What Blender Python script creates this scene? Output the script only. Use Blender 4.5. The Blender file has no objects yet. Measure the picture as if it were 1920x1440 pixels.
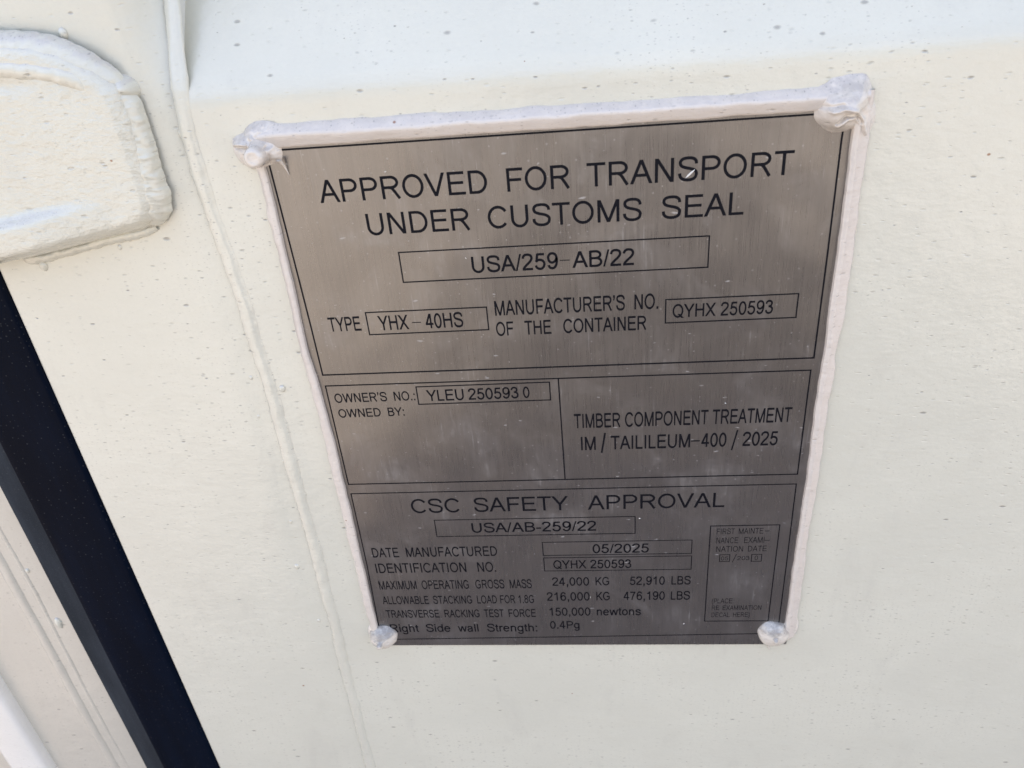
import bpy, bmesh, math, random
from mathutils import Vector, Matrix, noise

random.seed(7)
scene = bpy.context.scene
COL = scene.collection

# ------------------------------------------------------------------ frame of reference
# Plate millimetres: X to the right along the plate, Z down the plate, o outwards (towards the viewer).
H0 = 1.25          # height of the plate's upper edge above the ground, metres


def V(X, Z, o=0.0):
    return Vector(((X - 90.0) / 1000.0, -o / 1000.0, H0 - Z / 1000.0))


# ------------------------------------------------------------------ camera
cam = bpy.data.cameras.new('camera')
cam.sensor_fit = 'HORIZONTAL'
cam.sensor_width = 36.0
cam.lens = 27.0
cam.clip_start = 0.01
cam.clip_end = 500.0
cam.dof.use_dof = True
cam.dof.focus_distance = 0.285
cam.dof.aperture_fstop = 22.0
cam_ob = bpy.data.objects.new('camera', cam)
COL.objects.link(cam_ob)
R = ((0.99461433, 0.08009069, 0.06578618),
     (-0.03588694, 0.86158039, -0.50635102),
     (-0.09723409, 0.50126311, 0.85981441))


def wdir(r):       # plate axes (right, down, inwards) to world axes
    return Vector((r[0], r[2], -r[1]))


cx, cy, cz = wdir(R[0]), -wdir(R[1]), -wdir(R[2])
M = Matrix((cx, cy, cz)).transposed().to_4x4()
M.translation = V(99.734, -49.325, 246.665)
cam_ob.matrix_world = M
scene.camera = cam_ob

# ------------------------------------------------------------------ sky, sun, exposure
SUN_EL, SUN_AZ = math.radians(52.0), math.radians(-28.0)    # azimuth from +Y (behind the doors) towards +X
world = bpy.data.worlds.new('World')
scene.world = world
world.use_nodes = True
wn = world.node_tree
sky = wn.nodes.new('ShaderNodeTexSky')
sky.sky_type = 'NISHITA'
sky.sun_disc = False
sky.sun_elevation = SUN_EL
sky.sun_rotation = SUN_AZ
sky.dust_density = 1.5
sky.air_density = 0.75
# thin unseen cloud, added to whiten the blue skylight
tc = wn.nodes.new('ShaderNodeTexCoord')
cl = wn.nodes.new('ShaderNodeTexNoise')
cl.inputs['Scale'].default_value = 2.4
cl.inputs['Detail'].default_value = 6.0
wn.links.new(tc.outputs['Generated'], cl.inputs['Vector'])
cr = wn.nodes.new('ShaderNodeMapRange')
cr.inputs[1].default_value, cr.inputs[2].default_value = 0.3, 0.65
cr.inputs[3].default_value, cr.inputs[4].default_value = 0.0, 0.28
wn.links.new(cl.outputs[0], cr.inputs[0])
cm = wn.nodes.new('ShaderNodeMix')
cm.data_type = 'RGBA'
wn.links.new(cr.outputs[0], cm.inputs[0])
wn.links.new(sky.outputs[0], cm.inputs[6])
cm.inputs[7].default_value = (7.5, 7.6, 7.9, 1.0)
# warm, dimmer low sky, added to stand for unseen surroundings that block it
sx = wn.nodes.new('ShaderNodeSeparateXYZ')
wn.links.new(tc.outputs['Generated'], sx.inputs[0])
hr = wn.nodes.new('ShaderNodeMapRange')
hr.interpolation_type = 'SMOOTHSTEP'
hr.inputs[1].default_value, hr.inputs[2].default_value = 0.02, 0.6
hr.inputs[3].default_value, hr.inputs[4].default_value = 0.85, 0.0
wn.links.new(sx.outputs[2], hr.inputs[0])
hm = wn.nodes.new('ShaderNodeMix')
hm.data_type = 'RGBA'
wn.links.new(hr.outputs[0], hm.inputs[0])
wn.links.new(cm.outputs[2], hm.inputs[6])
hm.inputs[7].default_value = (1.5, 1.4, 1.2, 1.0)
wn.links.new(hm.outputs[2], wn.nodes['Background'].inputs[0])
wn.nodes['Background'].inputs[1].default_value = 0.15
sun = bpy.data.lights.new('sun', 'SUN')
sun.energy = 4.0
sun.angle = math.radians(0.53)
sun.color = (1.0, 0.95, 0.87)
sun_ob = bpy.data.objects.new('sun', sun)
COL.objects.link(sun_ob)
to_sun = Vector((math.sin(SUN_AZ) * math.cos(SUN_EL), math.cos(SUN_AZ) * math.cos(SUN_EL), math.sin(SUN_EL)))
sun_ob.rotation_euler = to_sun.to_track_quat('Z', 'Y').to_euler()
sun_ob.location = to_sun * 20
vs = scene.view_settings
vs.view_transform = 'Standard'
vs.look = 'None'
vs.gamma = 1.0
vs.use_curve_mapping = False
vs.exposure = 1.82
scene.cycles.max_bounces = 8
scene.cycles.use_denoising = True


# ------------------------------------------------------------------ node helpers
class Mat:
    def __init__(self, name):
        self.m = bpy.data.materials.new(name)
        self.m.use_nodes = True
        self.t = self.m.node_tree
        self.b = self.t.nodes['Principled BSDF']
        self.co = self.t.nodes.new('ShaderNodeTexCoord').outputs['Object']
        sp = self.t.nodes.new('ShaderNodeSeparateXYZ')
        cb = self.t.nodes.new('ShaderNodeCombineXYZ')
        self.t.links.new(self.co, sp.inputs[0])
        for a, b in ((0, 0), (2, 1), (1, 2)):            # across, up, out of the door
            self.t.links.new(sp.outputs[a], cb.inputs[b])
        self.face = cb.outputs[0]

    def n(self, kind, **kw):
        nd = self.t.nodes.new(kind)
        for k, v in kw.items():
            setattr(nd, k, v)
        return nd

    def put(self, sock, v):
        if hasattr(v, 'is_linked') or hasattr(v, 'links'):
            self.t.links.new(v, sock)
        elif isinstance(v, (tuple, list)) and len(v) == 3 and sock.type == 'RGBA':
            sock.default_value = (*v, 1)
        else:
            sock.default_value = v

    def mm(self, scale=(1, 1, 1), rot=(0, 0, 0)):      # object coordinates in millimetres, stretched
        nd = self.n('ShaderNodeMapping')
        self.t.links.new(self.face, nd.inputs[0])
        nd.inputs['Scale'].default_value = tuple(1000.0 * s for s in scale)
        nd.inputs['Rotation'].default_value = rot
        return nd.outputs[0]

    def noise(self, vec, scale, detail=3.0, rough=0.5, dist=0.0):
        nd = self.n('ShaderNodeTexNoise')
        self.put(nd.inputs['Vector'], vec)
        nd.inputs['Scale'].default_value = scale
        nd.inputs['Detail'].default_value = detail
        nd.inputs['Roughness'].default_value = rough
        nd.inputs['Distortion'].default_value = dist
        return nd.outputs[0]

    def math(self, op, a, b=0.0, c=None):
        nd = self.n('ShaderNodeMath', operation=op)
        self.put(nd.inputs[0], a)
        self.put(nd.inputs[1], b)
        if c is not None:
            self.put(nd.inputs[2], c)
        return nd.outputs[0]

    def ramp(self, v, lo, hi, a=0.0, b=1.0):
        nd = self.n('ShaderNodeMapRange', interpolation_type='SMOOTHSTEP')
        self.put(nd.inputs[0], v)
        for i, x in enumerate((lo, hi, a, b)):
            nd.inputs[i + 1].default_value = x
        return nd.outputs[0]

    def mix(self, f, a, b):
        nd = self.n('ShaderNodeMix', data_type='RGBA')
        self.put(nd.inputs[0], f)
        self.put(nd.inputs[6], a)
        self.put(nd.inputs[7], b)
        return nd.outputs[2]

    def specks(self, vec, scale, rmax, power=3.0, soft=0.6, wob=0.0):
        """Scattered marks: one per cell, radius rmax * random ** power (in cells)."""
        if wob:
            nv = self.n('ShaderNodeTexNoise')
            self.put(nv.inputs['Vector'], vec)
            nv.inputs['Scale'].default_value = scale * 2.2
            off = self.n('ShaderNodeVectorMath', operation='SCALE')
            self.t.links.new(nv.outputs['Color'], off.inputs[0])
            off.inputs['Scale'].default_value = wob / scale
            add = self.n('ShaderNodeVectorMath', operation='ADD')
            self.put(add.inputs[0], vec)
            self.t.links.new(off.outputs[0], add.inputs[1])
            vec = add.outputs[0]
        vo = self.n('ShaderNodeTexVoronoi', feature='F1', voronoi_dimensions='2D')
        self.put(vo.inputs['Vector'], vec)
        vo.inputs['Scale'].default_value = scale
        sep = self.n('ShaderNodeSeparateColor')
        self.t.links.new(vo.outputs['Color'], sep.inputs[0])
        r = self.math('MULTIPLY', self.math('POWER', sep.outputs[0], power), rmax)
        d = self.math('SUBTRACT', r, vo.outputs['Distance'])
        s = self.math('DIVIDE', d, self.math('MAXIMUM', self.math('MULTIPLY', r, soft), 1e-4))
        nd = self.n('ShaderNodeClamp')
        self.put(nd.inputs[0], s)
        return nd.outputs[0]

    def bump(self, h, strength, dist, prev=None):
        nd = self.n('ShaderNodeBump')
        nd.inputs['Strength'].default_value = strength
        nd.inputs['Distance'].default_value = dist
        self.put(nd.inputs['Height'], h)
        if prev is not None:
            self.t.links.new(prev, nd.inputs['Normal'])
        return nd.outputs[0]

    def done(self, base, rough, normal=None, **kw):
        self.put(self.b.inputs['Base Color'], base)
        self.put(self.b.inputs['Roughness'], rough)
        if normal is not None:
            self.t.links.new(normal, self.b.inputs['Normal'])
        for k, v in kw.items():
            self.put(self.b.inputs[k], v)
        return self.m


def paint(name, base, dirt=1.0, peel=0.35, rough=0.42, big=1.0, grime=(0.2, 0.185, 0.165), dust=0.0, grain=0.55, dustcol=(0.50, 0.465, 0.45), ledge=0.42, coat=1.75):
    p = Mat(name)
    flat = p.mm((1, 1, 1))
    tall = p.mm((0.42, 1, 1))
    tone = p.noise(flat, 0.02, 4, 0.55)
    col = p.mix(p.ramp(tone, 0.3, 0.7), tuple(c * 0.97 for c in base), tuple(min(1, c * 1.025) for c in base))
    fine = p.noise(flat, 0.8, 3, 0.6)
    col = p.mix(p.ramp(fine, 0.35, 0.7, 0, 0.16), col, tuple(c * 0.9 for c in base))
    zone = p.ramp(p.noise(flat, 0.02, 3, 0.6), 0.40, 0.66, 0.1, 1.0)
    s1 = p.specks(tall, 0.125, 0.085, 7.0, 0.6, 0.07)          # pits of one or two millimetres
    s2 = p.specks(tall, 0.42, 0.21, 2.9, 0.8, 0.18)                 # half-millimetre specks
    s3 = p.specks(tall, 1.05, 0.26, 2.2, 0.9, 0.2)                    # dust
    sep_ = p.n('ShaderNodeSeparateXYZ')
    p.t.links.new(flat, sep_.inputs[0])
    splash = p.math('MULTIPLY', p.specks(tall, 0.17, 0.105, 4.0, 0.7, 0.12), p.ramp(sep_.outputs[1], 1195.0, 1262.0, 0.0, 1.0))   # splashes under the ledge
    s1 = p.math('MAXIMUM', s1, splash)
    smear = p.ramp(p.noise(p.mm((1, 0.35, 1)), 0.04, 5, 0.65, 0.5), 0.56, 0.72, 0.0, 0.13)
    col = p.mix(smear, col, (0.42, 0.40, 0.36))
    col = p.mix(p.math('MULTIPLY', s1, 0.62 * big), col, grime)
    col = p.mix(p.math('MULTIPLY', p.math('MULTIPLY', s2, zone), 0.5 * dirt), col, grime)
    col = p.mix(p.math('MULTIPLY', p.math('MULTIPLY', s3, zone), 0.4 * dirt), col, grime)
    if dust:                        # grey road dust lying on ledges and weld tops
        geo = p.n('ShaderNodeNewGeometry')
        sp_ = p.n('ShaderNodeSeparateXYZ')
        p.t.links.new(geo.outputs['Normal'], sp_.inputs[0])
        up = p.math('MULTIPLY', p.ramp(sp_.outputs[2], ledge, ledge + 0.3), p.ramp(p.noise(flat, 0.22, 4, 0.7), 0.3, 0.62, 0.25, 1.0))
        col = p.mix(p.math('MULTIPLY', up, dust), col, dustcol)
        col = p.mix(p.math('MULTIPLY', p.math('MULTIPLY', up, p.specks(flat, 0.8, 0.28, 2.0, 0.8, 0.2)), 0.6), col, grime)
    rust = p.specks(p.mm((1, 1.3, 1)), 0.022, 0.018, 9.0, 0.5, 0.02)
    col = p.mix(p.math('MULTIPLY', rust, 0.85), col, (0.25, 0.09, 0.025))
    nrm = p.bump(p.noise(p.mm((0.6, 1, 1)), grain, 4, 0.6), min(1.0, peel), 0.00045 * max(1.0, peel))
    nrm = p.bump(p.noise(flat, 0.12, 2, 0.5), 0.22, 0.0012, nrm)
    pits = p.math('ADD', s1, p.math('MULTIPLY', s2, 0.5))
    nrm = p.bump(p.math('MULTIPLY', pits, -1.0), 0.5, 0.0004, nrm)
    p.t.links.new(nrm, p.b.inputs['Coat Normal'])
    return p.done(col, p.ramp(fine, 0.2, 0.8, rough + 0.1, rough + 0.25), nrm,
                  **{'Coat Weight': 1.0, 'Coat IOR': coat, 'Coat Roughness': rough * 0.5})


CREAM = (0.682, 0.67, 0.572)
M_paint = paint('cream_door_paint', CREAM, peel=0.3)
M_weld = paint('cream_weld_paint', CREAM, dirt=0.9, peel=0.5, rough=0.22, big=0.6, dust=0.7)
M_lug = paint('cream_lug_paint', CREAM, dirt=0.5, peel=1.55, rough=0.2, big=0.4, grain=0.42, dust=0.45)
M_door2 = paint('shade_darkened_cream', (0.58, 0.55, 0.475), dirt=1.2)  # darker than the other door: shade of the recess put into the colour
M_white = paint('white_edge_paint', (0.82, 0.81, 0.77), dirt=0.4, peel=0.3, rough=0.5, big=0.3)
M_seal = paint('pinkish_sealant', (0.69, 0.63, 0.57), dirt=1.0, peel=0.6, rough=0.5, big=0.4, dust=0.55)
M_lump = paint('glossy_sealant', (0.72, 0.665, 0.60), dirt=0.6, peel=0.8, rough=0.18, big=0.3, dust=0.8, dustcol=(0.44, 0.405, 0.385), ledge=0.3)


def rubber(name, base, rough, grain):
    p = Mat(name)
    v = p.mm((1, 1, 1))
    d = p.noise(p.mm((1, 0.15, 1)), 0.08, 4, 0.6)
    dust = p.specks(v, 0.45, 0.2, 3.0, 0.7, 0.1)
    g = p.noise(v, 2.2, 3, 0.7)
    col = p.mix(p.ramp(d, 0.35, 0.75, 0, 0.7), base, tuple(c * 1.9 for c in base))
    col = p.mix(p.ramp(g, 0.52, 0.8, 0, grain), col, tuple(c * 2.6 + 0.01 for c in base))
    col = p.mix(p.math('MULTIPLY', dust, 0.14), col, (0.2, 0.2, 0.2))
    nrm = p.bump(g, 0.25 + grain * 0.5, 0.0002)
    return p.done(col, rough, nrm, **{'Specular IOR Level': 0.05})


M_navy = rubber('navy_rubber', (0.0009, 0.003, 0.0088), 0.36, 0.1)
M_grey = rubber('dusty_grey_rubber', (0.024, 0.028, 0.0345), 0.85, 0.6)


def steel():
    p = Mat('brushed_plate_steel')
    v = p.mm((1, 1, 1))
    brush = p.noise(p.mm((3.2, 0.045, 1)), 1.0, 4, 0.6)
    brush2 = p.noise(p.mm((0.55, 0.01, 1)), 1.0, 3, 0.6)
    cloud = p.noise(p.mm((1, 1, 1), (0, 0, math.radians(38))), 0.045, 5, 0.62, 0.6)
    streak = p.noise(p.mm((1.1, 0.2, 1), (0, 0, math.radians(40))), 0.3, 5, 0.7, 0.8)
    scuff = p.math('MULTIPLY', p.ramp(cloud, 0.5, 0.72), p.ramp(streak, 0.42, 0.72))
    dots = p.specks(v, 0.33, 0.15, 4.5, 0.6, 0.12)
    nick = p.specks(p.mm((0.5, 1.4, 1), (0, 0, math.radians(50))), 0.12, 0.07, 5.0, 0.5, 0.35)
    base = p.mix(p.ramp(brush, 0.2, 0.8), (0.236, 0.227, 0.225), (0.262, 0.253, 0.25))
    base = p.mix(p.ramp(brush2, 0.35, 0.7, 0, 0.35), base, (0.207, 0.203, 0.203))
    film = p.math('ADD', p.math('MULTIPLY', scuff, 0.2), p.math('MULTIPLY', p.ramp(cloud, 0.42, 0.75), 0.07))
    hairs = p.specks(p.mm((1.0, 0.055, 1), (0, 0, math.radians(-28))), 0.5, 0.16, 3.0, 0.9, 0.1)
    hairs2 = p.specks(p.mm((1.2, 0.04, 1), (0, 0, math.radians(24))), 0.4, 0.12, 3.5, 0.9, 0.1)
    film = p.math('ADD', film, p.math('MULTIPLY', p.math('MAXIMUM', hairs, hairs2), p.math('MULTIPLY', p.ramp(cloud, 0.4, 0.6), 0.22)))
    film = p.math('ADD', film, p.math('MULTIPLY', dots, 0.3))
    film = p.math('ADD', film, p.math('MULTIPLY', nick, 0.5))
    metal = p.math('SUBTRACT', 0.93, film)
    col = p.mix(film, base, (0.52, 0.52, 0.53))
    rough = p.math('ADD', p.ramp(brush, 0.3, 0.7, 0.26, 0.33), p.math('MULTIPLY', film, 0.3))
    nrm = p.bump(brush, 0.05, 0.00005)
    nrm = p.bump(p.noise(v, 0.018, 2, 0.5), 0.36, 0.004, nrm)
    tan = p.n('ShaderNodeTangent', direction_type='RADIAL', axis='Z')
    p.t.links.new(tan.outputs[0], p.b.inputs['Tangent'])
    return p.done(col, rough, nrm, Metallic=metal, Anisotropic=0.6)


M_steel = steel()
q = Mat('black_lettering')
wear = q.noise(q.mm((1, 1, 1)), 2.5, 3, 0.6)
M_ink = q.done(q.mix(q.ramp(wear, 0.62, 0.8, 0, 0.35), (0.0035, 0.004, 0.008), (0.03, 0.03, 0.035)), 0.6, **{'Specular IOR Level': 0.15})
M_rivet = paint('paint_splashed_rivet', (0.72, 0.67, 0.60), dirt=1.4, peel=0.9, rough=0.3, big=0.4, dust=0.95, dustcol=(0.27, 0.25, 0.235), grain=0.7, ledge=0.12)
q = Mat('ground_gravel')
g1 = q.noise(q.co, 0.5, 5, 0.6)
g2 = q.noise(q.co, 30.0, 4, 0.7)
sp = q.n('ShaderNodeSeparateXYZ')
q.t.links.new(q.co, sp.inputs[0])
side = q.math('ABSOLUTE', q.math('SUBTRACT', sp.outputs[0], 0.45))
edge = q.math('ADD', side, q.math('MULTIPLY', q.math('SUBTRACT', g1, 0.5), 0.5))
dim_strip = q.ramp(edge, 1.15, 0.95)                     # made-up dark strip in the pale dirt, added to dim the plate's reflection
dirt = q.mix(q.ramp(g1, 0.3, 0.7), (0.32, 0.27, 0.21), (0.40, 0.34, 0.27))
dim_tone = q.mix(q.ramp(g2, 0.3, 0.7), (0.036, 0.030, 0.0265), (0.056, 0.046, 0.040))
lift_band = q.ramp(q.math('ADD', sp.outputs[1], q.math('MULTIPLY', g1, 0.4)), -1.7, -1.2)       # brown band by the doors, added to lift the lower reflection and warm bounce
lift_tone = q.mix(q.ramp(g2, 0.3, 0.7), (0.175, 0.14, 0.115), (0.25, 0.2, 0.165))
M_ground = q.done(q.mix(lift_band, q.mix(dim_strip, q.mix(q.math('MULTIPLY', g2, 0.4), dirt, (0.3, 0.24, 0.18)), dim_tone), lift_tone), 0.9)


# ------------------------------------------------------------------ mesh helpers
def link(name, me, mat=None, parent=None, smooth=True):
    if mat is not None:
        me.materials.append(mat)
    if smooth:
        me.polygons.foreach_set('use_smooth', [True] * len(me.polygons))
    o = bpy.data.objects.new(name, me)
    COL.objects.link(o)
    if parent is not None:
        o.parent = parent
        o.matrix_parent_inverse = parent.matrix_world.inverted()
    return o


def build(name, verts, faces, mat, parent=None, smooth=True):
    me = bpy.data.meshes.new(name)
    me.from_pydata([tuple(v) for v in verts], [], faces)
    bm = bmesh.new()
    bm.from_mesh(me)
    bmesh.ops.recalc_face_normals(bm, faces=bm.faces)
    bm.to_mesh(me)
    bm.free()
    me.update()
    return link(name, me, mat, parent, smooth)


def root(name, loc, label, cat, group=None):
    o = bpy.data.objects.new(name, None)
    o.empty_display_size = 0.05
    COL.objects.link(o)
    o.location = loc
    o['label'] = label
    o['category'] = cat
    if group:
        o['group'] = group
    bpy.context.view_layer.update()
    return o


def tag(o, label):
    o['label'] = label
    return o


def sheet(rows):
    """rows of world points (all the same length) to verts and quads."""
    w = len(rows[0])
    vs_ = [p for r in rows for p in r]
    fs = [(i * w + j, i * w + j + 1, (i + 1) * w + j + 1, (i + 1) * w + j)
          for i in range(len(rows) - 1) for j in range(w - 1)]
    return vs_, fs


def relief(xs, zs, fn):
    return sheet([[V(*fn(x, z)) if isinstance(fn(x, z), tuple) else V(x, z, fn(x, z)) for x in xs] for z in zs])


def steps(lo, hi, fine_lo, fine_hi, fine, coarse):
    out, x = [], lo
    while x < hi - 1e-6:
        out.append(x)
        if fine_lo <= x < fine_hi:
            x += fine
        else:
            x = min(x + coarse, fine_lo) if x < fine_lo else x + coarse
    out.append(hi)
    return out


def lerp_path(path, n):
    """n points spread along a polyline of equal-length tuples (smoothed)."""
    L = [0.0]
    for a, b in zip(path, path[1:]):
        L.append(L[-1] + max(1e-6, math.dist(a[:2], b[:2])))
    out = []
    for k in range(n):
        s = L[-1] * k / (n - 1)
        i = max(j for j in range(len(L) - 1) if L[j] <= s + 1e-9)
        t = (s - L[i]) / (L[i + 1] - L[i])
        p0, p1, p2, p3 = path[max(i - 1, 0)], path[i], path[i + 1], path[min(i + 2, len(path) - 1)]
        c = []
        for a, b, cc, d in zip(p0, p1, p2, p3):
            m1, m2 = (cc - a) / 2, (d - b) / 2
            c.append((2 * t**3 - 3 * t**2 + 1) * b + (t**3 - 2 * t**2 + t) * m1 + (-2 * t**3 + 3 * t**2) * cc + (t**3 - t**2) * m2)
        out.append(tuple(c))
    return out


def nz(x, z, f, s=0.0):
    return noise.noise(Vector((x * f + s, z * f - s, s * 1.7)))


def sstep(a, b, x):
    t = min(1.0, max(0.0, (x - a) / (b - a)))
    return t * t * (3 - 2 * t)


def piecewise(pts, x):
    if x <= pts[0][0]:
        return pts[0][1]
    for (a, b), (c, d) in zip(pts, pts[1:]):
        if x <= c:
            return b + (d - b) * (x - a) / (c - a)
    return pts[-1][1]


def bead(path, n, sides=12, rough=0.18, ripple=0.0, seed=0.0, pitch=2.2):
    """A laid weld run: path of (X, Z, o, radius across, height)."""
    pts = lerp_path(path, n)
    rows = []
    for i, (x, z, o, ra, h) in enumerate(pts):
        a = pts[max(i - 1, 0)]
        b = pts[min(i + 1, n - 1)]
        dx, dz = b[0] - a[0], b[1] - a[1]
        L = math.hypot(dx, dz) or 1.0
        nx, nzz = -dz / L, dx / L
        row = []
        for k in range(sides + 1):
            t = math.pi * k / sides
            c, s = math.cos(t), math.sin(t)
            px, pz = x + nx * c * ra, z + nzz * c * ra
            j = 1 + rough * (nz(px, pz, 0.35, seed) + 0.6 * nz(px, pz, 0.9, seed + 3))
            j += ripple * math.sin(2 * math.pi * (i / n * L * n / pitch + 0.35 * c))
            row.append(V(x + nx * c * ra * j, z + nzz * c * ra * j, o + s * h * j))
        rows.append(row)
    return sheet(rows)


def blob(outline, fn, rings=26, n=120, base=0.0):
    """A lump with a drawn outline: fn(X, Z, s) is its height, s from 0 in the middle to 1 at the rim."""
    pts = lerp_path(outline + [outline[0]], n + 1)[:n]
    mx = sum(p[0] for p in pts) / n
    mz = sum(p[1] for p in pts) / n
    rows = []
    for k in range(rings + 1):
        s = 1 - (1 - k / rings) ** 1.4
        s = max(s, 0.004)
        row = []
        for p in pts + [pts[0]]:
            x, z = mx + (p[0] - mx) * s, mz + (p[1] - mz) * s
            row.append(V(x, z, base + fn(x, z, s)))
        rows.append(row)
    return sheet(rows)

# ================================================================== ground (seen only as it shines in the steel)
ground_v, ground_f = sheet([[Vector((x, y, 0.0)) for x in (-60, -6, -1.5, 1.5, 6, 60)] for y in (-60, -8, -2, 0, 3, 40)])
g = build('ground', ground_v, ground_f, M_ground, smooth=False)
g['kind'] = 'structure'
g['label'] = 'brown gravel ground in front of the container doors'
g['category'] = 'ground'

# ================================================================== right-hand door, which carries the plate
WALL = -1.0                        # the door's face lies a millimetre behind the plate's face
TOPZ, FOOTZ = -1230.0, 1110.0      # door from 2.48 m down to 0.14 m
door = root('container_door', (0, 0, H0 - FOOTZ / 1000.0),
            'cream painted steel container door with the metal plate, black seal and welded lug', 'container door')
door['kind'] = 'thing'


def ribs(z):
    """Depth of the corrugated sheet: outer flat, slope facing up, inner flat, slope facing down."""
    P, D = 980.0, 46.0
    z = (z + 14.0) % P
    r = 9.0

    def ramp(t):      # 0..1 with rounded bends
        return min(1, max(0, t))
    if z < 560:
        return 0.0
    if z < 622:
        return -D * ramp((z - 560) / 62)
    if z < 918:
        return -D
    return -D * ramp((980 - z) / 62)


def wavy(x, z):
    return 0.55 * nz(x, z, 0.011, 2.0) + 0.12 * nz(x, z, 0.05, 5.0)


def panel_o(x, z):
    o = WALL - 0.35 + ribs(z) + wavy(x, z) * sstep(-24, 0, x)
    o += 0.5 * math.exp(-((x + 21) / 5.0) ** 2)            # the sheet lifts a little towards the weld
    return o


xs = steps(-24, 1120, -24, 300, 3.0, 45.0)
zs = steps(TOPZ, FOOTZ, -90, 345, 3.0, 15.0)
v, f = relief(xs, zs, panel_o)
build('door_panel', v, f, M_paint, door)


def edge_dip(z):
    return 0.8 + 2.2 * (1 - sstep(-40, 40, z)) + 15.0 * (1 - sstep(-60, -8, z))


def frame_pt(x, z):
    """The flat upright at the door's edge: rolled right-hand edge, sharp left-hand edge."""
    dip = edge_dip(z)
    o = WALL + wavy(x, z) * 0.5 * sstep(-106, -90, x)
    o -= dip * sstep(-40, -25.5, x) ** 1.5
    if x <= -110.9:
        o = -40.0
    elif x < -109.0:
        o -= 1.3 * (1 - math.sqrt(max(0, 1 - ((-109.0 - x) / 1.9) ** 2)))
    if x >= -23.9:
        o = -62.0
    return o


xs = [-111.0, -110.85, -110.6, -110.2, -109.6, -109.0] + [-107 + 2.0 * i for i in range(42)] + [-24.0, -23.9]
zs = steps(TOPZ, FOOTZ, -90, 345, 3.0, 15.0)
v, f = relief(xs, zs, frame_pt)
build('door_frame', v, f, M_paint, door)
bm_v = [V(x, z, o) for o in (-58, -62.5) for x, z in ((-111, TOPZ), (1120, TOPZ), (1120, FOOTZ), (-111, FOOTZ))]
build('door_back', bm_v, [(0, 1, 2, 3), (4, 5, 6, 7), (0, 1, 5, 4), (1, 2, 6, 5), (2, 3, 7, 6), (3, 0, 4, 7)], M_paint, door, smooth=False)

# long weld that joins the sheet to the upright
run = [(-25, -400), (-25, -70), (-25.2, -42), (-25.6, -27), (-26.2, -10), (-26.6, 0), (-26.3, 13), (-25, 32), (-24, 50), (-23.2, 76),
       (-22.5, 95), (-22.1, 145), (-22.5, 190), (-24, 260), (-25.6, 331), (-26, 500), (-24, FOOTZ)]


def run_pt(x, z):
    top = 1 - sstep(-16, 14, z)
    return (x + 1.0 + 1.0 * nz(x, z, 0.03, 9), z, WALL - 0.55 - 0.95 * max(0.0, edge_dip(z) - 2.6), 3.0 + 0.5 * nz(x, z, 0.05, 4) - 0.3 * top, 1.6)


v1, f1 = bead([run_pt(piecewise([(b, a) for a, b in run], z), z) for z in [-400 + 12 * i for i in range(126)]], 620, 10, 0.16, 0.012, 1.0, 3.0)
build('weld_bead', v1, f1, M_weld, door)

# drops of paint and weld spatter
def drop(x, z, o, r, parent, stretch=1.0, mat=None):
    rows = []
    for i in range(7):
        a = math.pi / 2 * i / 6
        rows.append([V(x + r * math.cos(a) * math.cos(t), z + r * stretch * math.cos(a) * math.sin(t) * (1.25 if math.sin(t) > 0 else 1),
                       o + r * 0.85 * math.sin(a)) for t in [2 * math.pi * k / 14 for k in range(15)]])
    vv, ff = sheet(rows)
    return build('paint_drop', vv, ff, mat or M_weld, parent)


for x, z, r in ((-22.6, 23.7, 0.9), (-28.1, -3.1, 1.3), (-26.7, 14.1, 1.1), (-21.9, 91.4, 1.0), (-17.1, 93.2, 1.2), (-22.5, 97.6, 0.9),
                (-30.1, 106.0, 0.8), (-28.6, 88.4, 0.8), (-21.7, 67.0, 0.9), (-32.5, 185.7, 1.3), (-32.8, 193.5, 0.8), (-29.8, 220.2, 0.9),
                (-92.8, 38.6, 1.6), (-20.0, 10.0, 0.6), (-25.0, 128.0, 0.7), (-29.5, 160.0, 0.8), (-21.0, 246.0, 0.9), (-62.0, 33.5, 0.8), (-56.1, -35.0, 1.4)):
    drop(x, z, WALL - (0.9 if -34 < x < -18 else 0.0), r, door, 1.2)

# ---- black door seal, a lip profile fixed along the door's edge
zz = steps(TOPZ + 8, FOOTZ - 6, -60, 345, 8.0, 40.0)


def strip(section):
    return sheet([[V(x + 0.35 * nz(x * 0.2, z, 0.012, 3), z, o) for x, o in section] for z in zz])


v, f = strip([(-111.3, -22), (-111.3, -3.0), (-111.9, -1.9), (-114, -1.4), (-122, -0.3), (-131, 0.8), (-138, 1.6), (-140.0, 1.85), (-140.6, 1.8)])
seal = build('door_seal', v, f, M_navy, door)
v, f = strip([(-140.6, 1.8), (-141.4, 1.55), (-146, 0.55), (-151, -0.55), (-153.4, -1.1), (-154.0, -1.5), (-154.1, -3.4), (-150, -4.2), (-120, -8)])
build('seal_lip', v, f, M_grey, seal)

# ---- welded lug at the upper left
LUG = [(-165, -38.5), (-90, -37.8), (-75, -36.4), (-62, -34.6), (-54, -31.6), (-45, -25.5), (-39.5, -19.5), (-38.6, -12), (-38.4, 0), (-38.6, 9),
       (-39, 17.5), (-42, 23.5), (-48, 26.6), (-60, 28.6), (-80, 31.6), (-100, 34.6), (-165, 44.0)]


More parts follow.
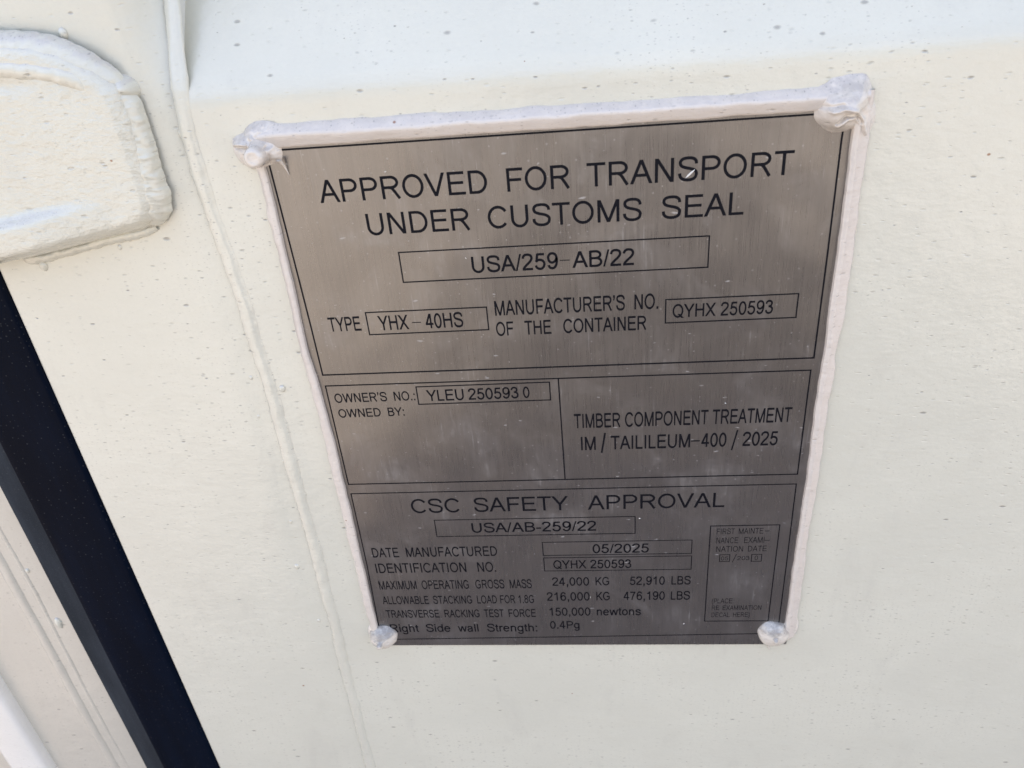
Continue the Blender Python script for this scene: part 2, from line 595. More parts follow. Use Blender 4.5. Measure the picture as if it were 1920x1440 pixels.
def lug_o(x, z, dist):
    o = 9.2 * math.sqrt(max(0.0, 1 - (1 - min(1.0, dist / 5.5)) ** 2)) - 1.0
    right = sstep(-44, -38, x)
    lower = sstep(12, 30, z + (x + 100) * 0.10)
    # the lower lip stands out further to the left: its upper slope faces the sky
    lip = 4.2 * sstep(-52, -88, x) if x < -52 else 0.0
    lip_z = 19.5 + (-93 - x) * 0.13
    o += lip * sstep(lip_z - 1.6, lip_z + 2.0, z)
    o += 0.35 * nz(x, z, 0.06, 1) + 0.14 * nz(x, z, 0.28, 2) + 0.07 * nz(x, z, 0.7, 8)
    o -= 1.1 * math.exp(-((z + 21 - 0.02 * x) / 1.6) ** 2) * sstep(-62, -72, x)      # short dent under the top weld
    return o


def lug_dist(x, z):
    d = 1e9
    for (x0, z0), (x1, z1) in zip(LUG, LUG[1:]):
        ex, ez = x1 - x0, z1 - z0
        t = max(0, min(1, ((x - x0) * ex + (z - z0) * ez) / (ex * ex + ez * ez)))
        d = min(d, math.hypot(x - x0 - t * ex, z - z0 - t * ez))
    return d


rows = []
outer = lerp_path(LUG, 240)
spine_n = 30
for k in range(spine_n + 1):
    s = 1 - (1 - k / spine_n) ** 1.35
    row = []
    for (x, z) in outer:
        sx, sz = (max(min(x, -70), -165) if x > -70 else x), 0.0
        px, pz = sx + (x - sx) * s, sz + (z - sz) * s
        row.append(V(px, pz, lug_o(px, pz, lug_dist(px, pz))))
    rows.append(row)
v, f = sheet(rows)
lug = build('welded_lug', v, f, M_lug, door)
top_run = [(-165, -34.8, 1.2, 5.6, 5.6), (-140, -34.6, 1.2, 5.6, 5.6), (-115, -34.4, 1.2, 5.6, 5.6), (-100, -34.1, 1.2, 5.6, 5.6), (-88, -33.4, 1.2, 5.6, 5.7), (-75, -32.2, 1.2, 5.5, 5.8), (-62, -30.2, 1.2, 5.5, 5.8), (-54, -27.2, 1.2, 5.2, 5.6),
           (-46, -22.0, 1.0, 4.6, 5.0), (-41.5, -17.6, 0.6, 3.0, 3.2), (-40.4, -14.0, -0.6, 0.5, 0.4)]
v1, f1 = bead(top_run, 260, 14, 0.06, 0.0, 3.0)
inner_run = [(x + (1.5 if x > -60 else 0), z + 5.0, 4.6, 3.6, 4.3) for x, z, *_r in top_run[:-3]] + [(-48.5, -18.0, 3.6, 2.6, 4.0), (-45.6, -13.0, 3.0, 1.2, 1.6)]
v4, f4 = bead(inner_run, 240, 12, 0.07, 0.0, 31.0)
side_run = [(-42.4, -21.5, -0.6, 0.6, 0.6), (-42.0, -18.5, 0.4, 2.6, 3.4), (-41.0, -13.5, 0.4, 4.0, 5.0), (-40.6, -4, 0.4, 3.9, 5.2), (-40.8, 2, 0.6, 4.1, 5.8), (-40.9, 7, 0.6, 4.0, 6.0), (-41.1, 11, 0.6, 4.3, 6.2),
            (-41.8, 16, 0.6, 4.9, 6.6), (-43.4, 20.6, 0.4, 4.9, 5.8), (-46.0, 23.4, 0.0, 3.5, 3.8), (-48.5, 25.2, -0.6, 1.8, 2.0)]
v2, f2 = bead(side_run, 150, 16, 0.10, 0.012, 8.0, 6.0)
low_run = [(-46, 26.8, -1.1, 1.2, 1.2), (-50, 28.2, -1.1, 1.9, 2.0), (-62, 30.0, -1.1, 2.1, 2.2), (-76, 32.4, -1.1, 2.2, 2.3), (-88, 34.6, -1.1, 2.4, 2.6), (-96, 36.0, -1.1, 2.3, 2.2), (-99, 36.4, -1.1, 1.0, 0.9)]
v3, f3 = bead(low_run, 120, 10, 0.16, 0.0, 12.0)
o1, o2, o3 = len(v1), len(v1) + len(v2), len(v1) + len(v2) + len(v3)
build('weld_bead', v1 + v2 + v3 + v4, f1 + [tuple(i + o1 for i in q_) for q_ in f2] + [tuple(i + o2 for i in q_) for q_ in f3]
      + [tuple(i + o3 for i in q_) for q_ in f4], M_weld, lug)
v, f = blob([(-45.5, -23.5), (-42, -22.6), (-38.2, -20.6), (-37.0, -17.2), (-38.6, -14.6), (-40.6, -12.4), (-42.2, -14.2), (-43.8, -18)],
            lambda x, z, s: 6.4 * (1 - s ** 2) ** 0.7 + 0.9 * nz(x, z, 0.35, 2) * (1 - s), base=-1.0)
build('weld_spatter', v, f, M_weld, lug)

# ================================================================== left-hand door, its edge at the lower left
left = root('container_door', (-0.7, 0, H0 - FOOTZ / 1000.0),
            'cream container door edge at lower left beyond the black seal, with a white strip', 'container door')
left['kind'] = 'thing'


def left_pt(x, z):
    o = -9.0 + wavy(x, z + 300) * 0.8
    o -= 1.6 * sstep(-181.5, -186.5, x)
    return o


xs = [-1330, -900, -600, -400] + [-300 + 3.0 * i for i in range(56)] + [-134.0]
zs = steps(TOPZ, FOOTZ, 60, 345, 4.0, 25.0)
v, f = relief(xs, zs, left_pt)
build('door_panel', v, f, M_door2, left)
bm_v = [V(x, z, o) for o in (-44, -48) for x, z in ((-1330, TOPZ), (-134, TOPZ), (-134, FOOTZ), (-1330, FOOTZ))]
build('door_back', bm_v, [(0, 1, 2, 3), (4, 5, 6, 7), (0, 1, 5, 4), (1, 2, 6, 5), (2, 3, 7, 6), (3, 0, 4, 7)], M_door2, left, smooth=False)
v1, f1 = bead([(-181.5 + 0.8 * nz(0, z, 0.02, 5), z, -10.2, 3.3, 2.3) for z in range(-1200, 1101, 50)], 520, 10, 0.14, 0.01, 21.0, 3.0)
v2, f2 = bead([(-173.5 + 2.2 * nz(0, z, 0.012, 7), z, -9.5, 1.6, 0.9) for z in range(-1200, 1101, 50)], 520, 8, 0.2, 0.0, 25.0)
off = len(v1)
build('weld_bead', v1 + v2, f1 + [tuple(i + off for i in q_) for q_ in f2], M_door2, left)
drop(-168.2, 228.5, -9.2, 1.8, left, 1.9)
drop(-170.0, 193.3, -9.2, 1.1, left, 1.2)
drop(-173.0, 178.0, -9.2, 0.8, left, 1.0)
prof = [(-218.9, -13), (-218.9, -8.2), (-219.1, -6.2), (-219.8, -5.0), (-221.0, -4.4), (-222.6, -4.2), (-239, -4.1), (-240.8, -4.6), (-241.4, -6.0), (-241.4, -13)]
v, f = sheet([[V(x + 0.5 * nz(0, z, 0.01, 11), z, o) for x, o in prof] for z in steps(TOPZ, FOOTZ, 200, 345, 6.0, 40.0)])
build('edge_strip', v, f, M_white, left)

# ================================================================== the approval plate
plate = root('approval_plate', V(90, 235.7, 0),
             'engraved stainless steel approval plate sealed and riveted onto the cream container door', 'approval plate')
L_IN = [(0, -2.3), (12.5, -2.2), (43.8, -2.1), (62, -2.4), (77.5, -2.9), (91.4, -1.7), (118.6, -0.9), (145.5, -0.9), (184.4, -1.3), (236, -1.3)]
R_IN = [(0, 182.5), (11.3, 182.6), (50, 183.1), (65.4, 183.0), (83.9, 183.3), (108, 182.9), (142.7, 183.5), (178.6, 182.9), (236, 183.1)]

bm = bmesh.new()
bmesh.ops.create_cube(bm, size=1.0)
for vv in bm.verts:
    x, y, z = vv.co
    vv.co = V(-3.6 if x < 0 else 185.0, 235.7 if z < 0 else 0.6, 0.0 if y < 0 else -1.35)
bmesh.ops.bevel(bm, geom=bm.edges[:], offset=0.00025, segments=2, affect='EDGES')
me = bpy.data.meshes.new('metal_sheet')
bm.to_mesh(me)
bm.free()
link('metal_sheet', me, M_steel, plate, smooth=False)

INK = 0.03      # the ink stands three hundredths of a millimetre proud


def bar(vs_, fs, a, b, w, o=INK):
    (x0, z0), (x1, z1) = a, b
    dx, dz = x1 - x0, z1 - z0
    L = math.hypot(dx, dz)
    nx, nzz = -dz / L * w / 2, dx / L * w / 2
    ex, ez = dx / L * w / 2, dz / L * w / 2
    i = len(vs_)
    vs_ += [V(x0 - ex + nx, z0 - ez + nzz, o), V(x1 + ex + nx, z1 + ez + nzz, o), V(x1 + ex - nx, z1 + ez - nzz, o), V(x0 - ex - nx, z0 - ez - nzz, o)]
    fs.append((i, i + 1, i + 2, i + 3))


def lines(name, paths, w, label=None):
    vs_, fs = [], []
    k = 0
    for p in paths:
        for a, b in zip(p, p[1:]):
            bar(vs_, fs, a, b, w * 1.15, INK + 0.002 * (k % 4))
            k += 1
    o = build(name, vs_, fs, M_ink, plate, smooth=False)
    if label:
        o['label'] = label
    return o


lines('border_line', [[(-1.0, 3.9), (180.2, 4.1), (179.9, 11.5), (180.25, 50), (180.3, 88.2), (0.45, 87.6), (0.3, 68), (-0.05, 48.3), (-0.6, 22), (-1.0, 3.9)]], 0.52)
lines('border_line', [[(0.5, 92.4), (179.8, 93.2), (179.95, 139.7), (0.5, 139.5), (0.5, 92.4)]], 0.46)
lines('border_line', [[(0.6, 144.4), (180.0, 144.5), (180.3, 185), (180.4, 221), (180.2, 228.4), (92, 230.0), (6.4, 231.3), (-1.1, 231.3), (-1.0, 225.7), (0.3, 185), (0.6, 144.4)]], 0.42)
lines('divider_line', [[(89.2, 93.2), (89.6, 139.4)]], 0.44)
ROWS = [
   (14.41, 22.02, [('APPROVED', 13.52, 69.84), ('FOR', 76.23, 96.53), ('TRANSPORT', 102.03, 166.31)], []) ,
   (26.57, 34.08, [('UNDER', 27.77, 62.75), ('CUSTOMS', 68.89, 119.5), ('SEAL', 125.93, 152.04)], []) ,
   (43.65, 49.53, [('USA/259', 61.73, 91.42), ('~', 92.11, 95.36), ('AB/22', 96.18, 117.08)], [46.25]) ,
   (63.99, 69.62, [('TYPE', 7.01, 18.9)], []) ,
   (64.18, 69.95, [('YHX', 25.43, 36.56), ('~', 37.85, 41.07), ('40HS', 42.64, 56.4)], [67.4]) ,
   (60.46, 66.16, [('MANUFACTURER’S', 68.17, 113.83), ('NO.', 117.07, 125.35)], []) ,
   (68.73, 74.19, [('OF', 67.93, 74.23), ('THE', 78.26, 87.74), ('CONTAINER', 92.03, 121.26)], []) ,
   (64.92, 69.96, [('QYHX', 130.27, 145.09), ('250593', 146.72, 164.41)], []) ,
   (96.03, 100.05, [('OWNER’S', 2.91, 23.44), ('NO.:', 26.17, 34.39)], []) ,
   (95.84, 100.7, [('YLEU', 38.82, 53.15), ('250593', 54.88, 73.96), ('0', 75.66, 78.12)], []) ,
   (103.05, 106.85, [('OWNED', 3.1, 19.88), ('BY:', 22.75, 29.18)], []) ,
   (108.74, 115.16, [('TIMBER', 94.26, 111.78), ('COMPONENT', 113.55, 144.59), ('TREATMENT', 146.17, 175.05)], []) ,
   (119.25, 125.56, [('IM', 96.54, 102.24), ('TAILILEUM', 108.05, 138.3), ('~', 138.8, 141.71), ('400', 142.38, 151.91), ('2025', 157.95, 170.97)], [122.62]) ,
   (148.02, 155.36, [('CSC', 24.86, 45.37), ('SAFETY', 51.38, 90.39), ('APPROVAL', 98.19, 152.92)], []) ,
   (161.42, 166.59, [('USA/AB-259/22', 49.08, 101.37)], []) ,
   (174.38, 179.8, [('DATE', 3.83, 15.64), ('MANUFACTURED', 18.89, 58.73)], []) ,
   (183.44, 189.04, [('IDENTIFICATION', 3.82, 44.34), ('NO.', 49.23, 57.36)], []) ,
   (174.16, 179.1, [('05/2025', 99.49, 123.13)], []) ,
   (182.99, 187.77, [('QYHX', 82.42, 96.7), ('250593', 98.31, 115.78)], []) ,
   (193.88, 199.08, [('MAXIMUM', 3.6, 20.75), ('OPERATING', 23.08, 44.3), ('GROSS', 47.28, 60.18), ('MASS', 62.59, 72.3)], []) ,
   (192.99, 197.84, [('24,000', 81.39, 97.55), ('KG', 100.28, 106.21), ('52,910', 115.09, 130.13), ('LBS', 132.92, 141.1)], []) ,
   (203.4, 208.29, [('ALLOWABLE', 3.59, 25.0), ('STACKING', 27.01, 44.75), ('LOAD', 47.08, 56.02), ('FOR', 57.53, 64.23), ('1.8G', 65.71, 72.68)], []) ,
   (201.9, 206.95, [('216,000', 78.52, 97.53), ('KG', 100.42, 106.32), ('476,190', 112.24, 130.31), ('LBS', 132.85, 141.12)], []) ,
   (212.15, 217.01, [('TRANSVERSE', 3.94, 28.65), ('RACKING', 31.12, 47.27), ('TEST', 49.4, 58.39), ('FORCE', 60.63, 72.93)], []) ,
   (211.39, 216.36, [('150,000', 79.13, 97.59), ('newtons', 100.36, 119.95)], []) ,
   (221.38, 226.41, [('Right', 4.33, 17.76), ('Side', 21.27, 32.74), ('wall', 36.24, 45.85), ('Strength:', 49.87, 73.03)], []) ,
   (219.88, 224.64, [('0.4Pg', 78.96, 92.37)], []) ,
   (166.74, 169.72, [('FIRST', 150.71, 157.96), ('MAINTE', 159.58, 169.39), ('~', 169.98, 171.74)], [168.38]) ,
   (171.55, 174.69, [('NANCE', 150.79, 159.63), ('EXAMI', 162.06, 170.14), ('~', 170.31, 172.28)], [173.41]) ,
   (176.34, 179.37, [('NATION', 150.92, 161.89), ('DATE', 163.91, 171.54)], []) ,
   (181.99, 184.16, [('05', 153.19, 156.12), ('203', 159.88, 164.9)], []) ,
   (181.76, 184.27, [('0', 167.01, 168.36)], []) ,
   (206.49, 209.41, [('(PLACE', 150.7, 159.42)], []) ,
   (210.78, 213.57, [('RE', 150.86, 154.04), ('EXAMINATION', 155.52, 172.08)], []) ,
   (215.1, 217.89, [('DECAL', 150.91, 158.72), ('HERE)', 160.27, 167.36)], []) ,
]
SLASHES = [(104.5, 126.65, 105.87, 118.06), (154.12, 127.15, 155.72, 118.43), (158.02, 185.21, 159.39, 180.89)]
BOXES = {
   'b1' : [37.06, 40.72, 141.6, 51.73] , 
   'typ' : [21.46, 62.64, 65.3, 71.52] , 
   'man' : [127.88, 62.97, 172.43, 71.91] , 
   'own' : [35.36, 94.24, 85.84, 102.0] , 
   'usa' : [33.72, 159.42, 117.37, 168.46] , 
   'date' : [78.45, 172.63, 140.84, 180.03] , 
   'idn' : [78.52, 181.44, 140.99, 189.03] , 
   'exam' : [148.05, 165.24, 175.63, 220.41] , 
   'm05' : [152.61, 181.05, 156.73, 184.83] , 
   'y0' : [165.68, 181.09, 169.8, 184.96] , 
}
WIDTH = {'b1': 0.42, 'typ': 0.42, 'man': 0.42, 'own': 0.42, 'usa': 0.36, 'date': 0.34, 'idn': 0.34, 'exam': 0.4, 'm05': 0.3, 'y0': 0.3}
for key, (x0, z0, x1, z1) in BOXES.items():
    lines('field_box', [[(x0, z0), (x1, z0), (x1, z1), (x0, z1), (x0, z0)]], WIDTH[key])

LIGHT = {'FIRST', 'NANCE', 'NATION', '05', '0', '(PLACE', 'RE', 'DECAL'}


# ---- a plain grotesque alphabet, drawn as strokes (units: cap height 1466)
# v x y0 y1: upright; h y x0 x1: bar; d x0 y0 x1 y1: slanted stroke cut level; q: curve through points; e cx cy rx ry a0 a1: arc; s x y: dot
ALPHABET = {
    'A': (1366, 'd 95 0 683 1466;d 1271 0 683 1466;h 523 330 1036'),
    'B': (1366, 'v 245 0 1466;h 1380 250 730;h 780 250 740;h 86 250 750;e 730 1080 395 300 -90 90;e 745 433 450 347 -90 90'),
    'C': (1479, 'e 795 733 605 669 33 322'),
    'D': (1479, 'v 258 0 1466;h 1380 260 690;h 86 260 690;e 685 733 600 647 -90 90'),
    'E': (1366, 'v 258 0 1466;h 1380 260 1257;h 765 260 1188;h 86 260 1297'),
    'F': (1251, 'v 262 0 1466;h 1380 262 1211;h 735 262 1110'),
    'G': (1593, 'e 800 733 610 669 35 312;q 1190 225 1290 260 1335 300;v 1322 215 745;h 660 844 1415'),
    'H': (1479, 'v 258 0 1466;v 1221 0 1466;h 778 260 1220'),
    'I': (569, 'v 285 0 1466'),
    'K': (1366, 'v 247 0 1466;d 300 560 1215 1466;d 600 800 1265 0'),
    'L': (1139, 'v 245 0 1466;h 86 245 1067'),
    'M': (1706, 'v 242 0 1466;v 1470 0 1466;d 262 1466 853 0;d 1448 1466 853 0'),
    'N': (1479, 'v 250 0 1466;v 1215 0 1466;d 262 1466 1203 0'),
    'O': (1593, 'e 797 733 612 669 0 360'),
    'P': (1366, 'v 254 0 1466;h 1380 254 770;h 682 254 770;e 765 1031 425 349 -90 90'),
    'Q': (1593, 'e 797 733 612 669 0 360;d 900 395 1440 -70'),
    'R': (1479, 'v 254 0 1466;h 1380 254 830;h 728 254 850;e 830 1054 420 326 -90 90;q 700 725 860 660 1000 480 1180 190 1305 -5'),
    'S': (1366, 'q 1195 1035 1150 1230 980 1365 690 1402 400 1365 240 1240 215 1080 305 920 550 820 850 745 1080 650 1195 510 1195 370 1130 200 950 95 700 62 420 110 235 265 182 490'),
    'T': (1251, 'v 627 0 1466;h 1380 48 1210'),
    'U': (1479, 'v 255 545 1466;v 1220 545 1466;e 737 550 482.5 488 180 360'),
    'V': (1366, 'd 105 1466 683 0;d 1261 1466 683 0'),
    'W': (1933, 'd 115 1466 505 0;d 965 1466 505 0;d 965 1466 1425 0;d 1818 1466 1425 0'),
    'X': (1366, 'd 115 0 1240 1466;d 135 1466 1255 0'),
    'Y': (1366, 'd 105 1466 683 610;d 1265 1466 683 610;v 683 0 680'),
    '0': (1139, 'e 570 723 393 668 0 360'),
    '1': (1139, 'v 667 0 1472;q 660 1400 520 1230 400 1140 223 1060'),
    '2': (1139, 'q 152 1050 200 1240 360 1370 590 1397 830 1330 942 1150 915 960 760 740 470 480 260 270 160 95;h 86 62 1031'),
    '3': (1139, 'q 162 1085 235 1270 390 1375 560 1397 785 1320 875 1120 790 910 620 815 460 795;q 460 800 640 790 820 710 945 560 955 400 880 200 720 90 560 62 380 100 235 220 165 400'),
    '4': (1139, 'd 130 410 700 1466;h 430 52 1073;v 740 0 1466'),
    '5': (1139, 'h 1372 345 980;q 360 1440 310 1150 245 690;q 180 715 350 850 560 880 790 810 930 640 950 450 880 240 730 105 550 62 360 110 230 225 168 395'),
    '6': (1139, 'q 930 1100 850 1300 620 1398 400 1330 230 1080 168 700 195 380 310 150 580 62 800 130 930 330 940 480 880 720 740 850 580 880 380 800 230 620 180 450'),
    '7': (1139, 'h 1365 97 980;q 950 1360 700 1000 535 600 440 250 405 0'),
    '8': (1139, 'e 568 1095 345 303 0 360;e 568 433 400 371 0 360'),
    '9': (1139, 'q 210 366 290 166 520 68 740 136 910 386 972 766 945 1086 830 1316 560 1404 340 1336 210 1136 200 986 260 746 400 616 560 586 760 666 910 846 960 1016'),
    '/': (569, 'd 75 -25 492 1491'),
    '-': (682, 'h 530 65 618'),
    '.': (569, 's 288 102'),
    ',': (569, 's 288 102;d 345 40 230 -280'),
    ':': (569, 's 288 102;s 288 960'),
    '(': (682, 'q 560 1480 360 1130 262 533 360 -60 560 -420'),
    ')': (682, 'q 122 1480 322 1130 420 533 322 -60 122 -420'),
    '’': (455, 's 235 1364;d 290 1300 180 985'),
    'a': (1139, 'q 175 745 260 920 430 985 620 985 800 915 850 760 850 600;v 850 120 760;q 855 600 560 550 300 490 165 320 225 130 420 65 640 105 850 290;q 848 200 880 60 905 0'),
    'd': (1139, 'e 545 528 385 463 0 360;v 935 0 1466'),
    'e': (1139, 'h 575 160 1020;e 568 528 412 463 6 325'),
    'g': (1139, 'e 535 545 380 446 0 360;v 915 -60 1062;q 915 -50 885 -250 720 -350 540 -365 330 -310 190 -150'),
    'h': (1139, 'v 225 0 1466;q 225 640 320 880 560 985 790 920 888 740 895 560;v 895 0 600'),
    'i': (455, 'v 225 0 1062;s 225 1364'),
    'l': (455, 'v 225 0 1466'),
    'n': (1139, 'v 225 0 1062;q 225 640 320 880 560 985 790 920 888 740 895 560;v 895 0 600'),
    'o': (1139, 'e 568 531 400 468 0 360'),
    'r': (682, 'v 225 0 1062;q 225 600 300 860 430 960 560 975 700 935'),
    's': (1024, 'q 870 745 800 910 600 985 340 965 195 860 190 740 310 630 520 570 770 490 890 380 870 200 720 90 530 62 300 105 150 290'),
    't': (569, 'q 275 1340 275 600 280 220 370 100 540 100;h 985 40 525'),
    'w': (1479, 'd 95 1062 405 0;d 735 1062 405 0;d 735 1062 1070 0;d 1385 1062 1070 0'),
}


def ribbon(pts, hw, closed):
    n = len(pts)
    left, right = [], []
    for i in range(n):
        a = pts[(i - 1) % n] if closed or i else pts[0]
        b = pts[(i + 1) % n] if closed or i < n - 1 else pts[-1]
        dx, dy = b[0] - a[0], b[1] - a[1]
        L = math.hypot(dx, dy) or 1.0
        left.append((pts[i][0] - dy / L * hw, pts[i][1] + dx / L * hw))
        right.append((pts[i][0] + dy / L * hw, pts[i][1] - dx / L * hw))
    m = n if closed else n - 1
    return [(left[i], left[(i + 1) % n], right[(i + 1) % n], right[i]) for i in range(m)]


def glyphs(text, weight=1.0):
    """Quads of a word, as ((x, y) x 4, layer) in font units."""
    out, pen = [], 0.0
    W, T = 93.0 * weight, 86.0 * weight
    for ch in text:
        adv, code = ALPHABET[ch]
        for k, part in enumerate(code.split(';')):
            op, *num = part.split()
            num = [float(t) for t in num]
            if op == 'v':
                x, y0, y1 = num
                qs = [((x - W, y0), (x + W, y0), (x + W, y1), (x - W, y1))]
            elif op == 'h':
                y, x0, x1 = num
                qs = [((x0, y - T), (x1, y - T), (x1, y + T), (x0, y + T))]
            elif op == 's':
                x, y = num
                r = 103.0 * weight
                qs = [((x - r, y - r), (x + r, y - r), (x + r, y + r), (x - r, y + r))]
            elif op == 'd':
                x0, y0, x1, y1 = num
                w = W * 1.0 / max(0.35, abs(y1 - y0) / math.hypot(x1 - x0, y1 - y0))
                if ch in '/,’':
                    w *= 0.72
                qs = [((x0 - w, y0), (x0 + w, y0), (x1 + w, y1), (x1 - w, y1))]
            elif op == 'e':
                cx_, cy_, rx, ry, a0, a1 = num
                closed = a1 - a0 >= 360
                m = max(8, int((a1 - a0) / 11))
                pts = [(cx_ + rx * math.cos(math.radians(a0 + (a1 - a0) * i / m)), cy_ + ry * math.sin(math.radians(a0 + (a1 - a0) * i / m)))
                       for i in range(m if closed else m + 1)]
                qs = ribbon(pts, (W + T) / 2, closed)
            else:
                raw = list(zip(num[::2], num[1::2]))
                qs = ribbon(lerp_path(raw, 4 * len(raw)), (W + T) / 2, False)
            out += [([(p[0] + pen, p[1]) for p in q_], k) for q_ in qs]
        pen += adv
    return out


CAP = 1466.0
for i_row, (cap, base, words, dashes) in enumerate(ROWS):
    vs_, fs, dash_vs, dash_fs = [], [], [], []
    light = words[0][0] in LIGHT and cap > 160
    for text, x0, x1 in words:
        if text == '~':
            zc = dashes[0]
            if cap in (43.65,):
                zc = 46.6
            if cap == 64.18:
                zc = 67.4
            bar(vs_, fs, (x0 + 0.1, zc), (x1 - 0.1, zc), 0.32 if cap < 100 or light else 0.6)
            continue
        quads = glyphs(text, 0.95 if light else 1.06 if base - cap > 6.5 else 1.24)
        a = min(p[0] for q_, k in quads for p in q_)
        b = max(p[0] for q_, k in quads for p in q_)
        kz = (base - cap) / CAP
        for q_, k in quads:
            i = len(vs_)
            vs_ += [V(x0 + (p[0] - a) * (x1 - x0) / (b - a), base - p[1] * kz, INK + 0.002 * k) for p in q_]
            fs.append((i, i + 1, i + 2, i + 3))
    build('lettering', vs_, fs, M_ink, plate, smooth=False)
for (x0, z0, x1, z1), w in zip(SLASHES, (0.72, 0.6, 0.28)):
    vs_, fs = [], []
    bar(vs_, fs, (x0, z0), (x1, z1), w)
    build('slash_mark', vs_, fs, M_ink, plate, smooth=False)


# ---- sealant laid round three edges
def wob(x, z, s, a):
    return a * (nz(x, z, 0.07, s) + 0.5 * nz(x, z, 0.22, s + 4))


rows_all_v, rows_all_f = [], []


def add(vf):
    o_ = len(rows_all_v)
    rows_all_v.extend(vf[0])
    rows_all_f.extend([tuple(i + o_ for i in q_) for q_ in vf[1]])


rows = []
for i in range(261):
    z = -2 + 232.0 * i / 260
    xi = piecewise(L_IN, z) + wob(0, z, 1, 0.3)
    xo = -6.0 + wob(0, z, 2, 0.8)
    h = 1.65 + wob(0, z, 3, 0.2) + 0.12 * nz(0, z, 0.6, 41)
    rows.append([V(x, z, o) for x, o in ((xi, -0.02), (xi - 0.08, h * 0.6), (xi - 0.16, h * 0.93), (xi - 0.4, h), (xi - 1.2, h * 1.02), (xi - 2.2, h),
                                         (xo + 1.5, h * 0.72), (xo + 0.7, h * 0.3), (xo + 0.2, -0.5), (xo, WALL - 0.6))])
add(sheet(rows))
rows = []
for i in range(261):
    z = -2 + 232.0 * i / 260
    xi = piecewise(R_IN, z) + wob(9, z, 4, 0.3)
    xo = 188.1 + wob(9, z, 5, 0.8) + 0.9 * math.exp(-((z - 60) / 16) ** 2)
    h = 1.8 + wob(9, z, 6, 0.2) + 0.12 * nz(0, z, 0.6, 43)
    rows.append([V(x, z, o) for x, o in ((xi, -0.02), (xi + 0.08, h * 0.6), (xi + 0.16, h * 0.92), (xi + 0.5, h * 0.98), (xi + 1.7, h), (xi + 1.95, h * 0.95), (xi + 2.3, h * 0.68),
                                         (xo - 1.1, h * 0.55), (xo - 0.35, h * 0.2), (xo, WALL - 0.6))])
add(sheet(rows))
rows = []
for i in range(221):
    x = -4 + 190.0 * i / 220
    zi = 3.2 + wob(x, 0, 7, 0.4)
    zo = -4.1 + 0.004 * x + wob(x, 0, 8, 0.55)
    zr = -0.6 + wob(x, 0, 9, 0.45)
    h = 2.3 + wob(x, 0, 10, 0.35)
    rows.append([V(x, z, o) for z, o in ((zi, -0.02), (zi - 0.1, 0.5), (zi - 0.35, 0.95), (zi - 0.9, 1.25), (zr + 1.4, h * 0.78), (zr + 0.4, h * 0.97), (zr - 0.3, h),
                                         (zr - 1.0, h * 0.8), (zo + 0.8, 0.0), (zo + 0.3, -0.7), (zo, WALL - 0.6))])
add(sheet(rows))
build('sealant_bead', rows_all_v, rows_all_f, M_seal, plate)


# ---- four rivets, each under its own lump of sealant
def bumps(lst):
    def fn(x, z):
        return sum(h * math.exp(-(((x - a) ** 2 + (z - b) ** 2) / r ** 2) ** pw) for a, b, r, h, pw in lst)
    return fn


def crease(x, z, path, w):
    d = 1e9
    for (x0, z0), (x1, z1) in zip(path, path[1:]):
        ex, ez = x1 - x0, z1 - z0
        t = max(0, min(1, ((x - x0) * ex + (z - z0) * ez) / (ex * ex + ez * ez)))
        d = min(d, math.hypot(x - x0 - t * ex, z - z0 - t * ez))
    return math.exp(-(d / w) ** 2)


TL = [(-11.9, 0.7), (-11.4, -0.3), (-9.3, -1.5), (-7.6, -2.2), (-5.4, -4.0), (-3.0, -5.2), (0.3, -5.3), (3.4, -4.6), (5.5, -3.0), (5.4, 1.5), (4.9, 4.7),
      (4.4, 6.9), (3.3, 8.2), (1.0, 8.9), (-0.8, 9.6), (-3.7, 10.2), (-5.9, 9.9), (-8.4, 9.0), (-10.2, 7.6), (-11.4, 5.8), (-12.0, 4.0), (-12.2, 2.2)]
b_tl = bumps([(-2.4, 3.6, 3.2, 5.2, 2.2), (-7.4, 0.2, 2.4, 1.0, 1), (1.8, 4.6, 2.6, 1.6, 1.2), (-3, -2, 3.2, 0.8, 1)])


def tl_o(x, z, s):
    o = 2.4 * (1 - s ** 5) + b_tl(x, z) * (1 - s ** 6)
    o += 1.3 * crease(x, z, [(-11.0, 1.2), (-8.5, 0.9), (-6.2, 1.1)], 0.6) + 1.1 * crease(x, z, [(-4.2, -0.9), (-3.2, -0.2), (-3.6, 1.0)], 0.5)
    o -= 0.9 * crease(x, z, [(-10.5, 2.2), (-7.5, 2.0), (-6.0, 2.4)], 0.6) + 1.0 * crease(x, z, [(0.4, 2.2), (0.6, 5.2), (-0.3, 7.6)], 0.55)
    return o + 0.55 * nz(x, z, 0.33, 3) + 0.25 * nz(x, z, 0.9, 5)


def lathe(cx_, cz_, prof_, lean=(0.0, 0.0), seg=40, j=0.0, seed=0):
    rows_ = []
    for r, o in prof_:
        rows_.append([V(cx_ + lean[0] * o + r * math.cos(t) * (1 + j * nz(math.cos(t) * 2 + o, math.sin(t) * 2, 0.8, seed)),
                        cz_ + lean[1] * o + r * math.sin(t) * (1 + j * nz(math.cos(t) * 2 + o, math.sin(t) * 2, 0.8, seed)),
                        o + j * 1.5 * nz(r * math.cos(t), r * math.sin(t), 0.5, seed + 2)) for t in [2 * math.pi * k_ / seg for k_ in range(seg + 1)]])
    return sheet(rows_)


